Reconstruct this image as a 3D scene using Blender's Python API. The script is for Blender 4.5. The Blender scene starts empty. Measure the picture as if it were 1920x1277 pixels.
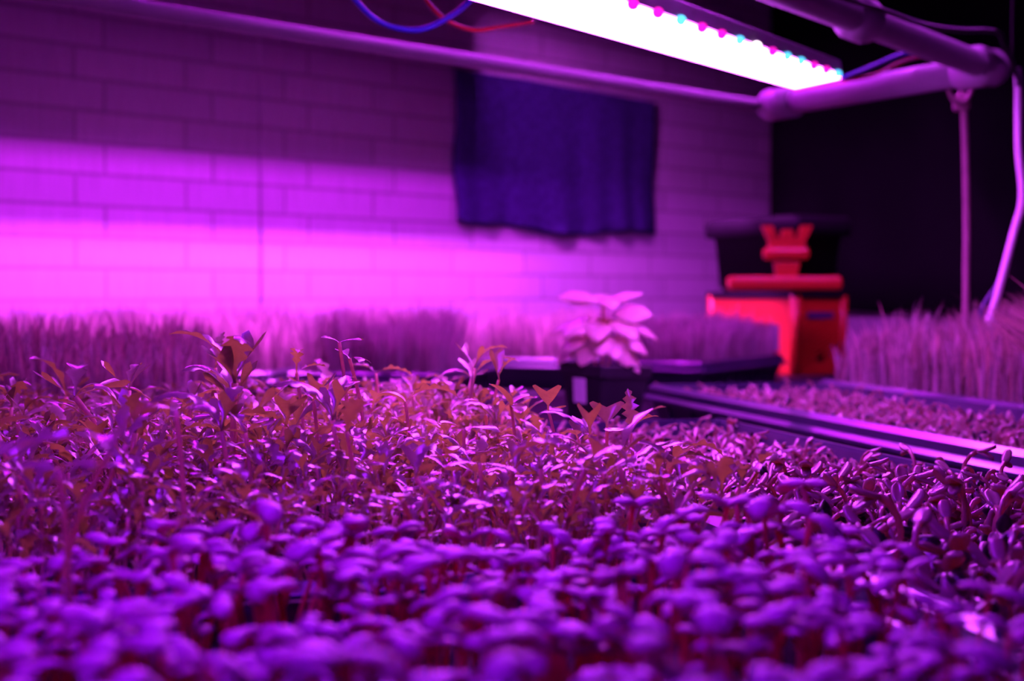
import bpy, math, random
import numpy as np
from mathutils import Vector, Matrix
random.seed(7); rng = np.random.RandomState(11)
sc = bpy.context.scene
COL = sc.collection
R = math.radians
F_PX = 2800.0
HC = 1.13            # camera height above the floor
TABLE = HC - .18; RIM = HC - .12; SOIL = HC - .134; SOIL_LOW = HC - .143
PITCH = math.atan(84.5 / F_PX)
cp, sp_ = math.cos(PITCH), math.sin(PITCH)

# ------------------------------------------------------------ helpers
def cam_dir(x, y, z):                       # camera-frame vector (right, up, forward) -> world
    return Vector((x, z * cp + y * sp_, y * cp - z * sp_))
def pix(px, py, depth):                     # a seen point at a given distance
    return Vector((0, 0, HC)) + cam_dir((px - 960) / F_PX * depth, (638.5 - py) / F_PX * depth, depth)
def project(P):
    x = P[0]; y = P[1] * sp_ + (P[2] - HC) * cp; z = P[1] * cp - (P[2] - HC) * sp_
    if z < .05: return (-9999, -9999, z)
    return (960 + F_PX * x / z, 638.5 - F_PX * y / z, z)

MATS = {}
def new_mat(name):
    m = bpy.data.materials.new(name); m.use_nodes = True
    nt = m.node_tree; nt.nodes.clear()
    out = nt.nodes.new('ShaderNodeOutputMaterial')
    MATS[name] = m
    return m, nt, out
def principled(nt, col, rough=.5, metal=0, spec=.5, coat=0):
    b = nt.nodes.new('ShaderNodeBsdfPrincipled')
    b.inputs['Base Color'].default_value = (*col, 1)
    b.inputs['Roughness'].default_value = rough
    b.inputs['Metallic'].default_value = metal
    b.inputs['Specular IOR Level'].default_value = spec
    b.inputs['Coat Weight'].default_value = coat
    return b
def simple(name, col, rough=.5, metal=0, spec=.5, noise=.12, scale=40, bump=0.0, coat=0):
    m, nt, out = new_mat(name)
    b = principled(nt, col, rough, metal, spec, coat)
    tc = nt.nodes.new('ShaderNodeTexCoord'); n = nt.nodes.new('ShaderNodeTexNoise')
    n.inputs['Scale'].default_value = scale; n.inputs['Detail'].default_value = 3
    nt.links.new(tc.outputs['Object'], n.inputs['Vector'])
    r = nt.nodes.new('ShaderNodeValToRGB')
    r.color_ramp.elements[0].position = .3; r.color_ramp.elements[1].position = .7
    r.color_ramp.elements[0].color = (*[c * (1 - noise) for c in col], 1)
    r.color_ramp.elements[1].color = (*[min(1, c * (1 + noise)) for c in col], 1)
    nt.links.new(n.outputs['Fac'], r.inputs['Fac']); nt.links.new(r.outputs['Color'], b.inputs['Base Color'])
    if bump:
        bp = nt.nodes.new('ShaderNodeBump'); bp.inputs['Strength'].default_value = bump; bp.inputs['Distance'].default_value = .002
        nt.links.new(n.outputs['Fac'], bp.inputs['Height']); nt.links.new(bp.outputs['Normal'], b.inputs['Normal'])
    nt.links.new(b.outputs['BSDF'], out.inputs['Surface'])
    return m
def leafmat(name, top, trans, rough=.35, tmix=.5, var=.25, spec=.5):
    """green leaf: reflects at the surface, lets mostly yellow and red light through"""
    m, nt, out = new_mat(name)
    b = principled(nt, top, rough, 0, spec)
    t = nt.nodes.new('ShaderNodeBsdfTranslucent')
    geo = nt.nodes.new('ShaderNodeNewGeometry')
    tc = nt.nodes.new('ShaderNodeTexCoord'); n = nt.nodes.new('ShaderNodeTexNoise')
    n.inputs['Scale'].default_value = 300
    nt.links.new(tc.outputs['Object'], n.inputs['Vector'])
    mth = nt.nodes.new('ShaderNodeMath'); mth.operation = 'MULTIPLY_ADD'
    nt.links.new(geo.outputs['Random Per Island'], mth.inputs[0]); mth.inputs[1].default_value = .8
    nt.links.new(n.outputs['Fac'], mth.inputs[2])
    mr = nt.nodes.new('ShaderNodeMapRange'); mr.inputs['From Min'].default_value = .3; mr.inputs['From Max'].default_value = 1.4
    nt.links.new(mth.outputs[0], mr.inputs['Value'])
    for (c, sock) in ((top, b.inputs['Base Color']), (trans, t.inputs['Color'])):
        mx = nt.nodes.new('ShaderNodeMix'); mx.data_type = 'RGBA'
        mx.inputs[6].default_value = (*[v * (1 - var) for v in c], 1)
        mx.inputs[7].default_value = (*[min(1, v * (1 + var)) for v in c], 1)
        nt.links.new(mr.outputs['Result'], mx.inputs[0]); nt.links.new(mx.outputs[2], sock)
    ms = nt.nodes.new('ShaderNodeMixShader'); ms.inputs[0].default_value = tmix
    nt.links.new(b.outputs['BSDF'], ms.inputs[1]); nt.links.new(t.outputs['BSDF'], ms.inputs[2])
    nt.links.new(ms.outputs[0], out.inputs['Surface'])
    return m
def emit(name, col, strength):
    m, nt, out = new_mat(name)
    e = nt.nodes.new('ShaderNodeEmission'); e.inputs['Color'].default_value = (*col, 1); e.inputs['Strength'].default_value = strength
    nt.links.new(e.outputs[0], out.inputs['Surface'])
    return m

def mesh_obj(name, verts, faces, mats, parent=None, fmat=None, smooth=True):
    me = bpy.data.meshes.new(name)
    me.from_pydata([tuple(v) for v in verts], [], faces)
    if not isinstance(mats, (list, tuple)): mats = [mats]
    for m in mats: me.materials.append(MATS[m])
    if fmat is not None: me.polygons.foreach_set('material_index', fmat)
    if smooth: me.polygons.foreach_set('use_smooth', [True] * len(faces))
    me.update()
    o = bpy.data.objects.new(name, me); COL.objects.link(o)
    if parent: o.parent = parent
    return o
def tag(o, label=None, cat=None, group=None, kind=None):
    if label: o['label'] = label
    if cat: o['category'] = cat
    if group: o['group'] = group
    if kind: o['kind'] = kind
    return o
def empty(name, loc=(0, 0, 0), rz=0):
    o = bpy.data.objects.new(name, None); COL.objects.link(o)
    o.location = loc; o.rotation_euler = (0, 0, rz); o.empty_display_size = .02
    return o

class MB:
    def __init__(s): s.v = []; s.f = []
    def add(s, v, f):
        n = len(s.v); s.v += [tuple(p) for p in v]; s.f += [tuple(i + n for i in q) for q in f]; return s
    def box(s, x0, x1, y0, y1, z0, z1):
        return s.add([(x0,y0,z0),(x1,y0,z0),(x1,y1,z0),(x0,y1,z0),(x0,y0,z1),(x1,y0,z1),(x1,y1,z1),(x0,y1,z1)],
                     [(0,3,2,1),(4,5,6,7),(0,1,5,4),(1,2,6,5),(2,3,7,6),(3,0,4,7)])
    def tube(s, pts, rad, n=8, cap=True):
        v, f = tube(pts, rad, n, cap); return s.add(v, f)
    def build(s, name, mat, parent=None, smooth=False, bevel=0):
        o = mesh_obj(name, s.v, s.f, mat, parent, smooth=smooth)
        if bevel:
            b = o.modifiers.new('edge', 'BEVEL'); b.width = bevel; b.segments = 2; b.limit_method = 'ANGLE'
        return o
def tube(pts, rad, n=8, cap=True):
    pts = [Vector(p) for p in pts]; k = len(pts)
    if not hasattr(rad, '__len__'): rad = [rad] * k
    T = [(pts[min(i+1,k-1)] - pts[max(i-1,0)]).normalized() for i in range(k)]
    up = Vector((0, 0, 1)) if abs(T[0].z) < .9 else Vector((1, 0, 0))
    N = T[0].cross(up).normalized(); V = []; Fc = []
    for i in range(k):
        N = (N - T[i] * N.dot(T[i])).normalized(); B = T[i].cross(N)
        for j in range(n):
            a = 2 * math.pi * j / n
            V.append(pts[i] + (N * math.cos(a) + B * math.sin(a)) * rad[i])
    for i in range(k - 1):
        for j in range(n):
            a, b = i * n + j, i * n + (j + 1) % n
            Fc.append((a, b, b + n, a + n))
    if cap:
        Fc.append(tuple(range(n - 1, -1, -1))); Fc.append(tuple(range((k - 1) * n, k * n)))
    return V, Fc
def smooth_path(pts, sub=6):
    pts = [Vector(p) for p in pts]; out = []
    for i in range(len(pts) - 1):
        p0, p1, p2, p3 = pts[max(i-1,0)], pts[i], pts[i+1], pts[min(i+2, len(pts)-1)]
        for k in range(sub):
            t = k / sub
            out.append(.5 * ((2*p1) + (p2-p0)*t + (2*p0-5*p1+4*p2-p3)*t*t + (3*p1-p0-3*p2+p3)*t**3))
    out.append(pts[-1]); return out

# ------------------------------------------------------------ materials
simple('black_plastic', (.022, .018, .05), .28, spec=.9, noise=.2, scale=30)
simple('pot_plastic', (.012, .011, .016), .5, noise=.2)
simple('soil', (.020, .012, .008), .9, noise=.6, scale=220, bump=.8)
simple('table_liner', (.007, .006, .008), .7, spec=.15, noise=.3, scale=12)
simple('pvc', (.36, .33, .36), .5, noise=.05)
simple('alu', (.35, .35, .37), .35, metal=.6)
simple('hood_black', (.02, .02, .02), .6)
simple('orange_plastic', (.50, .045, .010), .42, noise=.05)
simple('dark_bin', (.008, .005, .009), .6, spec=.2)
simple('black_film', (.004, .003, .005), .8, spec=.08, noise=.3, scale=5)
simple('navy_cloth', (.050, .030, .15), .95, spec=.1, noise=.3, scale=60, bump=.6)
simple('cord_white', (.8, .75, .8), .35, noise=.04)
simple('cord_dark', (.04, .03, .12), .5)
simple('cord_black', (.012, .012, .012), .5)
simple('wire_red', (.5, .02, .01), .4)
simple('wire_blue', (.02, .04, .5), .4)
simple('rope_tan', (.35, .20, .22), .8)
simple('paper', (.75, .75, .75), .7)
simple('ink', (.15, .12, .2), .7)
simple('ceiling_paint', (.05, .045, .05), .9)
simple('floor_concrete', (.10, .10, .10), .9)
simple('hull', (.018, .014, .014), .35, noise=.7, scale=500)
leafmat('broad_leaf', (.52, .18, .50), (.95, .15, .02), .42, .26)
leafmat('broad_stem', (.60, .20, .14), (.85, .12, .03), .4, .35)
leafmat('sprout_leaf', (.33, .24, .24), (.85, .45, .05), .2, .25, spec=1.0)
leafmat('sprout_stem', (.36, .22, .20), (.85, .40, .15), .22, .3, spec=.9)
leafmat('mustard_leaf', (.27, .20, .17), (.50, .56, .05), .22, .30, spec=1.0)
leafmat('mustard_stem', (.60, .42, .32), (.95, .65, .15), .3, .40, spec=.6)
leafmat('wheat_blade', (.36, .30, .36), (.80, .55, .45), .35, .45, var=.5)
leafmat('wheat_blade_dim', (.26, .19, .24), (.62, .44, .26), .3, .36, var=.7)  # same wheatgrass, with dimmer and redder light put into its colour
leafmat('coleus_leaf', (.72, .58, .58), (.95, .75, .30), .3, .42, spec=1.0)
LAMP_COL = (.62, .060, 1.0)
emit('lamp_led', LAMP_COL, 60)
emit('lamp_led_front', (.30, .007, 1.0), 38)
emit('lamp_led_wall', (.72, .060, 1.0), 2200)
emit('lamp_led_wall_dim', (.62, .012, 1.0), 420)
emit('added_led_mid', (.60, .040, 1.0), 220)
emit('lens_cyan', (.10, .55, 1.0), 2.2)
emit('lens_magenta', (1.0, .01, .60), 1.6)
emit('lens_white', (1.0, .7, .9), 6)

# painted brick wall: thin courses with recessed joints
m, nt, out = new_mat('brick_wall')
b = principled(nt, (.72, .66, .70), .75, spec=.2)
tc = nt.nodes.new('ShaderNodeTexCoord'); mp = nt.nodes.new('ShaderNodeMapping')
sx = nt.nodes.new('ShaderNodeSeparateXYZ'); cx = nt.nodes.new('ShaderNodeCombineXYZ')
nt.links.new(tc.outputs['Object'], sx.inputs[0]); nt.links.new(sx.outputs[0], cx.inputs[0]); nt.links.new(sx.outputs[2], cx.inputs[1])
nt.links.new(cx.outputs[0], mp.inputs['Vector'])
mp.inputs['Location'].default_value = (.03, -(HC + .0554), 0)
br = nt.nodes.new('ShaderNodeTexBrick'); br.offset = .26; br.offset_frequency = 2
br.inputs['Scale'].default_value = 1; br.inputs['Brick Width'].default_value = .27; br.inputs['Row Height'].default_value = .0664
br.inputs['Mortar Size'].default_value = .0045; br.inputs['Mortar Smooth'].default_value = .25
br.inputs['Color1'].default_value = (.74, .68, .72, 1); br.inputs['Color2'].default_value = (.64, .58, .64, 1); br.inputs['Mortar'].default_value = (.47, .41, .45, 1)
nt.links.new(mp.outputs[0], br.inputs['Vector'])
wv = nt.nodes.new('ShaderNodeTexNoise'); wv.inputs['Scale'].default_value = 1; wv.inputs['Detail'].default_value = 4
mp2 = nt.nodes.new('ShaderNodeMapping'); mp2.inputs['Scale'].default_value = (140, 9, 9)
nt.links.new(cx.outputs[0], mp2.inputs['Vector']); nt.links.new(mp2.outputs[0], wv.inputs['Vector'])
mx = nt.nodes.new('ShaderNodeMix'); mx.data_type = 'RGBA'; mx.blend_type = 'MULTIPLY'; mx.inputs[0].default_value = .35
nt.links.new(br.outputs['Color'], mx.inputs[6]); nt.links.new(wv.outputs['Fac'], mx.inputs[7])
nt.links.new(mx.outputs[2], b.inputs['Base Color'])
bp = nt.nodes.new('ShaderNodeBump'); bp.inputs['Strength'].default_value = .5; bp.inputs['Distance'].default_value = .004; bp.invert = True
nt.links.new(br.outputs['Fac'], bp.inputs['Height']); nt.links.new(bp.outputs['Normal'], b.inputs['Normal'])
nt.links.new(b.outputs['BSDF'], out.inputs['Surface'])
simple('plain_wall', (.20, .15, .20), .9, noise=.1, scale=8)

# ------------------------------------------------------------ setting
W0 = Vector((-1.03, 3.0, 0)); A = Vector((.7, .714, 0)).normalized(); N = Vector((.714, -.7, 0)).normalized()
wall_ang = math.atan2(A.y, A.x)
def wallpt(t, d, h=0): return W0 + A * t + N * d + Vector((0, 0, HC + h))
TC = 2.70                                            # distance along the wall to the room's corner
mb = MB(); mb.box(-2.6, TC, 0, .12, 0, HC + 1.3)
o = mb.build('wall_back', 'brick_wall'); o.location = W0; o.rotation_euler.z = wall_ang; tag(o, kind='structure')
mb = MB(); mb.box(0, .12, -3.0, 0, 0, HC + 1.3)
o = mb.build('wall_right', 'plain_wall'); o.location = W0 + A * TC; o.rotation_euler.z = wall_ang; tag(o, kind='structure')
mb = MB(); mb.box(-2.6, TC + .12, -4.6, .12, -.05, 0)
o = mb.build('floor', 'floor_concrete'); o.location = W0; o.rotation_euler.z = wall_ang; tag(o, kind='structure')
mb = MB(); mb.box(-2.6, TC + .12, -4.6, .12, HC + 1.3, HC + 1.35)
o = mb.build('ceiling', 'ceiling_paint'); o.location = W0; o.rotation_euler.z = wall_ang; tag(o, kind='structure')
mb = MB(); mb.tube([(.64, -.002, HC - .15), (.64, -.002, HC + 1.28)], .0035, 8)
o = mb.build('trim_1', 'brick_wall', smooth=True); o.location = W0; o.rotation_euler.z = wall_ang; tag(o, kind='structure')

t = empty('grow_table', W0, wall_ang)
tag(t, 'long table under a dark liner, carrying all the seedling trays', 'table')
mb = MB(); mb.box(-1.3, TC - .07, -2.95, -.03, TABLE - .035, TABLE); mb.build('tabletop', 'table_liner', t, bevel=.003)
for lx in (-1.2, .7, TC - .13):
    for ly in (-2.85, -.13):
        mb = MB(); mb.box(lx - .03, lx + .03, ly - .03, ly + .03, 0, TABLE - .036); mb.build('leg', 'alu', t)

# cloth hung on the wall
nx, nz = 60, 34; V = []; Fc = []
for j in range(nz + 1):
    for i in range(nx + 1):
        u, v = i / nx, j / nz
        tt = 1.245 + .825 * u
        hb = .178 + .010 * math.sin(u * 9) + (.02 * math.exp(-u * 30))
        h = hb + (.588 - hb) * v - .012 * u * v
        dep = .010 + .005 * (1 - .6 * v) * math.sin(u * 42 + 1.5 * math.sin(u * 7)) * (1 - v * .7) + .004 * math.sin(u * 17 + v * 2)
        V.append((tt + .008 * (1 - v) * math.sin(v * 9 + 1) * (1 if u > .5 else 1.5), -dep - .004, h + HC))
for j in range(nz):
    for i in range(nx):
        a = j * (nx + 1) + i; Fc.append((a, a + 1, a + nx + 2, a + nx + 1))
o = mesh_obj('wall_cloth', V, Fc, 'navy_cloth'); o.location = W0; o.rotation_euler.z = wall_ang
sm = o.modifiers.new('t', 'SOLIDIFY'); sm.thickness = .003
tag(o, 'dark navy rectangular cloth hanging in folds on the pale brick wall', 'cloth')

# black sheeting hung on the right-hand wall, its hem slanting
V = []; Fc = []; nx, nz = 70, 8
for j in range(nz + 1):
    for i in range(nx + 1):
        s = 2.2 * i / nx; v = j / nz
        hb = -.025 - .075 * s
        V.append((-.03 - .008 * math.sin(s * 21 + 2 * math.sin(s * 3)), -.01 - s, HC + hb + (1.25 - hb) * v))
for j in range(nz):
    for i in range(nx):
        a = j * (nx + 1) + i; Fc.append((a, a + nx + 1, a + nx + 2, a + 1))
o = mesh_obj('black_sheeting', V, Fc, 'black_film'); o.location = W0 + A * TC; o.rotation_euler.z = wall_ang
sm = o.modifiers.new('t', 'SOLIDIFY'); sm.thickness = .002
tag(o, 'black plastic sheeting hung over the dark wall behind the orange crate', 'sheeting')

# ------------------------------------------------------------ tray grid on the table: p across, q along
D = Vector((-.236, .972, 0)).normalized(); E = Vector((.972, .236, 0)).normalized()
def pq(p, q): return E * p + D * q
tray_ang = math.atan2(E.y, E.x)
def make_tray(corner, ang, w, l, label, group='black seedling trays on the table', soil=SOIL):
    """corner: the near left rim corner; w across, l along"""
    t = empty('seedling_tray', (corner.x, corner.y, TABLE), ang)
    H = .06; V = []; Fc = []
    # profile loops: (inset, height)
    loops = [(.022, .0), (.006, H - .014), (.006, H - .004), (0, H - .004), (0, H - .012), (-.0012 + .001, H - .012),
             (0, H), (.012, H), (.013, H - .004), (.024, .003)]
    loops = [(.026, 0), (.012, H - .020), (.0, H - .020), (.0, H - .0165), (.0065, H - .013), (.0075, H - .0125), (.008, H - .0045), (.0145, H), (.0178, H), (.019, H - .003), (.028, .003)]
    for (ins, h) in loops:
        r = .018; pts = []
        x0, x1, y0, y1 = ins, w - ins, ins, l - ins
        rr = max(.004, r - ins)
        for (cx_, cy_, a0) in ((x1 - rr, y0 + rr, -90), (x1 - rr, y1 - rr, 0), (x0 + rr, y1 - rr, 90), (x0 + rr, y0 + rr, 180)):
            for k in range(4):
                a = R(a0 + 30 * k); pts.append((cx_ + rr * math.cos(a), cy_ + rr * math.sin(a), h))
        V += pts
    n = 16; L_ = len(loops)
    for i in range(L_ - 1):
        for j in range(n):
            a, b_ = i * n + j, i * n + (j + 1) % n
            Fc.append((a, b_, b_ + n, a + n))
    Fc.append(tuple(range(n - 1, -1, -1))); Fc.append(tuple((L_ - 1) * n + j for j in range(n)))
    bd = mesh_obj('tray_body', V, Fc, 'black_plastic', t, smooth=False)
    # moulded ribs down the outside
    mb = MB()
    k = min(12, int(l / .045))
    for i in range(1, k):
        y = l * i / k
        for x in (.0165, w - .0165):
            mb.box(x - .0035, x + .0035, y - .004, y + .004, .004, H - .020)
    mb.build('rib_band', 'black_plastic', t)
    if soil:
        mb = MB(); V = []; Fc = []; nx, ny = 14, 28
        for j in range(ny + 1):
            for i in range(nx + 1):
                x = .0205 + (w - .041) * i / nx; y = .0205 + (l - .041) * j / ny
                V.append((x, y, soil - TABLE + random.uniform(-.002, .002)))
        for j in range(ny):
            for i in range(nx):
                a = j * (nx + 1) + i; Fc.append((a, a + 1, a + nx + 2, a + nx + 1))
        mesh_obj('soil', V, Fc, 'soil', t)
    tag(t, label, 'tray', group)
    return t
def tray_pq(p0, p1, q0, q1, label):
    c = pq(p0, q0)
    return make_tray(c, tray_ang, p1 - p0, q1 - q0, label, soil=SOIL_LOW)
for (q0, lab) in ((.060, 'black tray under the most blurred seedlings along the bottom edge'),
                  (.335, 'black tray under the broad-leaved seedlings just in front of the mustard greens'),
                  (.612, 'black tray under the front part of the frilly mustard greens'),
                  (.887, 'black tray under the middle part of the frilly mustard greens, in sharp focus'),
                  (1.162, 'black tray under the rear mustard greens, before the wheatgrass')):
    make_tray(pq(-.262, q0), tray_ang, .54, .268, lab)
tray_pq(.288, .556, .29, 1.38, 'long black tray of hooked sprouts right of the mustard greens')
tray_pq(.645, .915, .93, 1.93, 'long black tray with shiny rim running from the plant pot to the right edge')

# ------------------------------------------------------------ plant geometry
def sheet(L, wf, nu=6, nv=4, a0=60, bend=60, cup=.3, notch=0, twist=0, wave=0, ph=0):
    """blade growing along +y; a0 = start angle from vertical, bend = how much it droops"""
    V = np.zeros(((nu + 1) * (nv + 1), 3)); y = z = 0; k = 0
    cen = []; ang = R(a0); ds = L / nu
    for i in range(nu + 1):
        cen.append((y, z, ang)); y += math.sin(ang) * ds; z += math.cos(ang) * ds; ang += R(bend) / nu
    for i in range(nu + 1):
        u = i / nu; w = wf(u); (cy, cz, an) = cen[i]
        tx = twist * u
        for j in range(nv + 1):
            v = -1 + 2 * j / nv
            off = cup * w * v * v + wave * w * math.sin(u * 14 + ph + v * 2) * abs(v)
            back = notch * L * (1 - abs(v)) ** 1.3 * u ** 3
            sx_ = v * w * math.cos(tx); oz = off + v * w * math.sin(tx)
            yy = cy - math.sin(an) * back - math.cos(an) * oz
            zz = cz - math.cos(an) * back + math.sin(an) * oz
            V[k] = (sx_, yy, zz); k += 1
    Fc = []
    for i in range(nu):
        for j in range(nv):
            a = i * (nv + 1) + j; Fc.append((a, a + 1, a + nv + 2, a + nv + 1))
    return V, Fc
def thicken(V, Fc, th):
    """closed shell of a leaf"""
    nrm = np.zeros_like(V)
    for f in Fc:
        a, b_, c_ = V[f[0]], V[f[1]], V[f[2]]
        n = np.cross(b_ - a, V[f[3]] - a) + np.cross(c_ - b_, V[f[3]] - b_)
        for i in f: nrm[i] += n
    l = np.linalg.norm(nrm, axis=1, keepdims=True); l[l == 0] = 1; nrm /= l
    V2 = np.vstack([V + nrm * th / 2, V - nrm * th / 2]); n = len(V)
    F2 = list(Fc) + [tuple(i + n for i in reversed(f)) for f in Fc]
    cnt = {}
    for f in Fc:
        for i in range(4):
            e = (f[i], f[(i + 1) % 4])
            if (e[1], e[0]) in cnt: del cnt[(e[1], e[0])]
            else: cnt[e] = 1
    for (a, b_) in cnt: F2.append((b_, a, a + n, b_ + n))
    return V2, F2
def place(V, rz=0, loc=(0, 0, 0), rx=0, s=1):
    M = np.array(Matrix.Translation(loc) @ Matrix.Rotation(rz, 4, 'Z') @ Matrix.Rotation(rx, 4, 'X'))
    return (V * s) @ M[:3, :3].T + M[:3, 3]
def nptube(pts, rad, n=5):
    v, f = tube(pts, rad, n); return np.array([tuple(p) for p in v]), f
def stem_path(h, lean, az, curl=0, n=6):
    pts = []
    for i in range(n):
        u = i / (n - 1)
        pts.append(Vector((math.cos(az) * lean * u ** 1.7, math.sin(az) * lean * u ** 1.7, h * u)))
    return pts
oval = lambda W, k=.62: (lambda u: W * max(.14 if u < .5 else .30, (1 - abs(2 * min(1, max(0, u)) ** .85 - 1) ** 2.6) ** .5 * (.72 + .28 * u)))

def broad_variant(r):
    h = r.uniform(.036, .050); az = r.uniform(0, 6.28); pts = stem_path(h, r.uniform(.002, .012), az)
    parts = [('stem', 'broad_stem', *nptube(pts, [.0013, .0012, .0011, .0011, .001, .0012]))]
    tip = pts[-1]; base = r.uniform(0, 6.28)
    for k in range(2):
        L = r.uniform(.0095, .0150); W = L * r.uniform(.30, .40)
        V, Fc = sheet(L, oval(W), 8, 4, r.uniform(35, 85), r.uniform(60, 125), -.30, 0)
        V, Fc = thicken(V, Fc, .0011)
        parts.append(('seed_leaf', 'broad_leaf', place(V, base + k * math.pi + r.uniform(-.3, .3), tip), Fc))
    return parts
def sprout_variant(r, i):
    h = r.uniform(.008, .020); az = r.uniform(0, 6.28); hook = [0, 1, 2, 1, 2][i % 5]
    pts = []; y = 0; z = 0; ang = R(r.uniform(-15, 10)); n = 9
    tot = [r.uniform(10, 45), r.uniform(100, 165), r.uniform(60, 110)][hook]
    L = h * [1.1, 1.9, 1.6][hook] + .004
    for k in range(n):
        pts.append(Vector((0, y, z)))
        y += math.sin(ang) * L / (n - 1); z += math.cos(ang) * L / (n - 1)
        if k > 3: ang += R(tot) / (n - 4)
    V, Fc = nptube(pts, [.0014] * 4 + [.0013] * 4 + [.0016])
    parts = [('stem', 'sprout_stem', place(V, az), Fc)]
    ed = math.degrees(ang)
    spread = [r.uniform(60, 95), r.uniform(5, 25), r.uniform(15, 50)][hook]
    for k in (-1, 1):
        Lf = r.uniform(.009, .0135); W = Lf * r.uniform(.25, .31)
        V, Fc = sheet(Lf, oval(W), 8, 4, spread, r.uniform(-10, 40), -.35 if spread > 30 else .25)
        V, Fc = thicken(V, Fc, .0016)
        # open the pair across the stem's tip, then follow the stem's bend
        V = place(V, 0 if k > 0 else math.pi)
        M = np.array(Matrix.Rotation(-R(ed), 3, 'X')); V = V @ M.T + np.array(pts[-1])
        parts.append(('seed_leaf', 'sprout_leaf', place(V, az), Fc))
    if i % 4 == 1 or i == 2:
        V = []; Fc = []; nn, ns = 6, 6; Lh = .0115
        for a in range(ns + 1):
            u = a / ns; rr = max(.0003, .0036 * math.sin(math.pi * u ** .8) ** .7 if 0 < u < 1 else .0003)
            for b_ in range(nn):
                th = 2 * math.pi * b_ / nn; V.append((rr * math.cos(th), rr * .7 * math.sin(th), Lh * u + .003))
        for a in range(ns):
            for b_ in range(nn):
                q = a * nn + b_; w = a * nn + (b_ + 1) % nn; Fc.append((q, w, w + nn, q + nn))
        V = np.array(V); M = np.array(Matrix.Rotation(-R(ed), 3, 'X')); V = V @ M.T + np.array(pts[-1])
        parts.append(('seed_hull', 'hull', place(V, az), Fc))
    return parts
def lobes(W, k=5, depth=.6):
    def f(u):
        if u <= .18: return W * .12
        base = math.sin(math.pi * ((u - .18) / .82) ** .75) ** .7 if u < 1 else 0
        saw = ((u * k) % 1.0)
        return max(W * .07, W * base * (1 - depth + depth * (1 - abs(2 * saw - 1))))
    return f
def mustard_variant(r, i, tall=1.0):
    h = r.uniform(.022, .040) * tall; az = r.uniform(0, 6.28); pts = stem_path(h, r.uniform(.003, .020), az, n=7)
    parts = [('stem', 'mustard_stem', *nptube(pts, [.0009, .0008, .0008, .0007, .0007, .0007, .0009]))]
    base = r.uniform(0, 6.28)
    for k in range(2):
        pa = base + k * math.pi + r.uniform(-.4, .4); pl = r.uniform(.003, .007); a0 = r.uniform(25, 75)
        L = r.uniform(.0055, .0090); W = L * r.uniform(.48, .62)
        heart = lambda u, W=W: W * (u ** .75) * (1 if u < .8 else math.sqrt(max(.1, 1 - ((u - .8) / .28) ** 2))) + W * .05
        full = lambda u, W=W, pl=pl, L=L: (W * .09 if u * (L + pl) < pl else heart((u * (L + pl) - pl) / L))
        V, Fc = sheet(L + pl, full, 8, 4, a0, r.uniform(0, 50), r.choice([-.25, .25, .7]), .22)
        parts.append(('seed_leaf', 'mustard_leaf', place(V, pa, pts[-1]), Fc))
    nl = [0, 1, 1, 2, 1, 0, 2][i % 7]
    for k in range(nl):
        L = r.uniform(.013, .027); W = L * r.uniform(.10, .17)
        V, Fc = sheet(L, lobes(W, r.choice([4, 5, 6]), .6), 18, 2, r.uniform(5, 40), r.uniform(60, 130), r.choice([-.4, .3, .5]), 0, r.uniform(-.5, .5), .1, k)
        parts.append(('true_leaf', 'mustard_leaf', place(V, base + 1.57 + k * 2.6 + r.uniform(-.4, .4), pts[-1]), Fc))
    return parts

rr_ = random.Random(5)
BROAD = [broad_variant(rr_) for _ in range(14)]
SPROUT = [sprout_variant(rr_, i) for i in range(16)]
MUST = [mustard_variant(rr_, i) for i in range(18)]

MESHCACHE = {}
def part_mesh(key, name, mat, V, Fc):
    if key not in MESHCACHE:
        me = bpy.data.meshes.new(name); me.from_pydata([tuple(map(float, v)) for v in V], [], Fc)
        me.materials.append(MATS[mat]); me.polygons.foreach_set('use_smooth', [True] * len(Fc)); me.update()
        MESHCACHE[key] = me
    return MESHCACHE[key]
def add_plant(name, key, parts, loc, rz, s, label, cat, group):
    t = bpy.data.objects.new(name, None); COL.objects.link(t); t.empty_display_size = .01
    t.location = loc; t.rotation_euler = (0, 0, rz); t.scale = (s, s, s)
    for k, (pn, mat, V, Fc) in enumerate(parts):
        o = bpy.data.objects.new(pn, part_mesh((key, k), pn, mat, V, Fc)); COL.objects.link(o); o.parent = t
    tag(t, label, cat, group)
    return t
def merge(name, variants, spots, label, cat, group=None):
    """many small plants nobody could count, one object"""
    mats = []; VV = []; FF = []; FM = []; n0 = 0
    for (vi, x, y, z, rz, s) in spots:
        c, s_ = math.cos(rz) * s, math.sin(rz) * s
        for (pn, mat, V, Fc) in variants[vi]:
            if mat not in mats: mats.append(mat)
            mi = mats.index(mat)
            W = np.empty_like(V); W[:, 0] = V[:, 0] * c - V[:, 1] * s_ + x; W[:, 1] = V[:, 0] * s_ + V[:, 1] * c + y; W[:, 2] = V[:, 2] * s + z
            VV.append(W); FF += [tuple(i + n0 for i in f) for f in Fc]; FM += [mi] * len(Fc); n0 += len(V)
    V = np.vstack(VV)
    me = bpy.data.meshes.new(name); me.from_pydata(V.tolist(), [], FF)
    for m_ in mats: me.materials.append(MATS[m_])
    me.polygons.foreach_set('material_index', FM); me.polygons.foreach_set('use_smooth', [True] * len(FF)); me.update()
    o = bpy.data.objects.new(name, me); COL.objects.link(o)
    return tag(o, label, cat, group, 'stuff')

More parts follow.
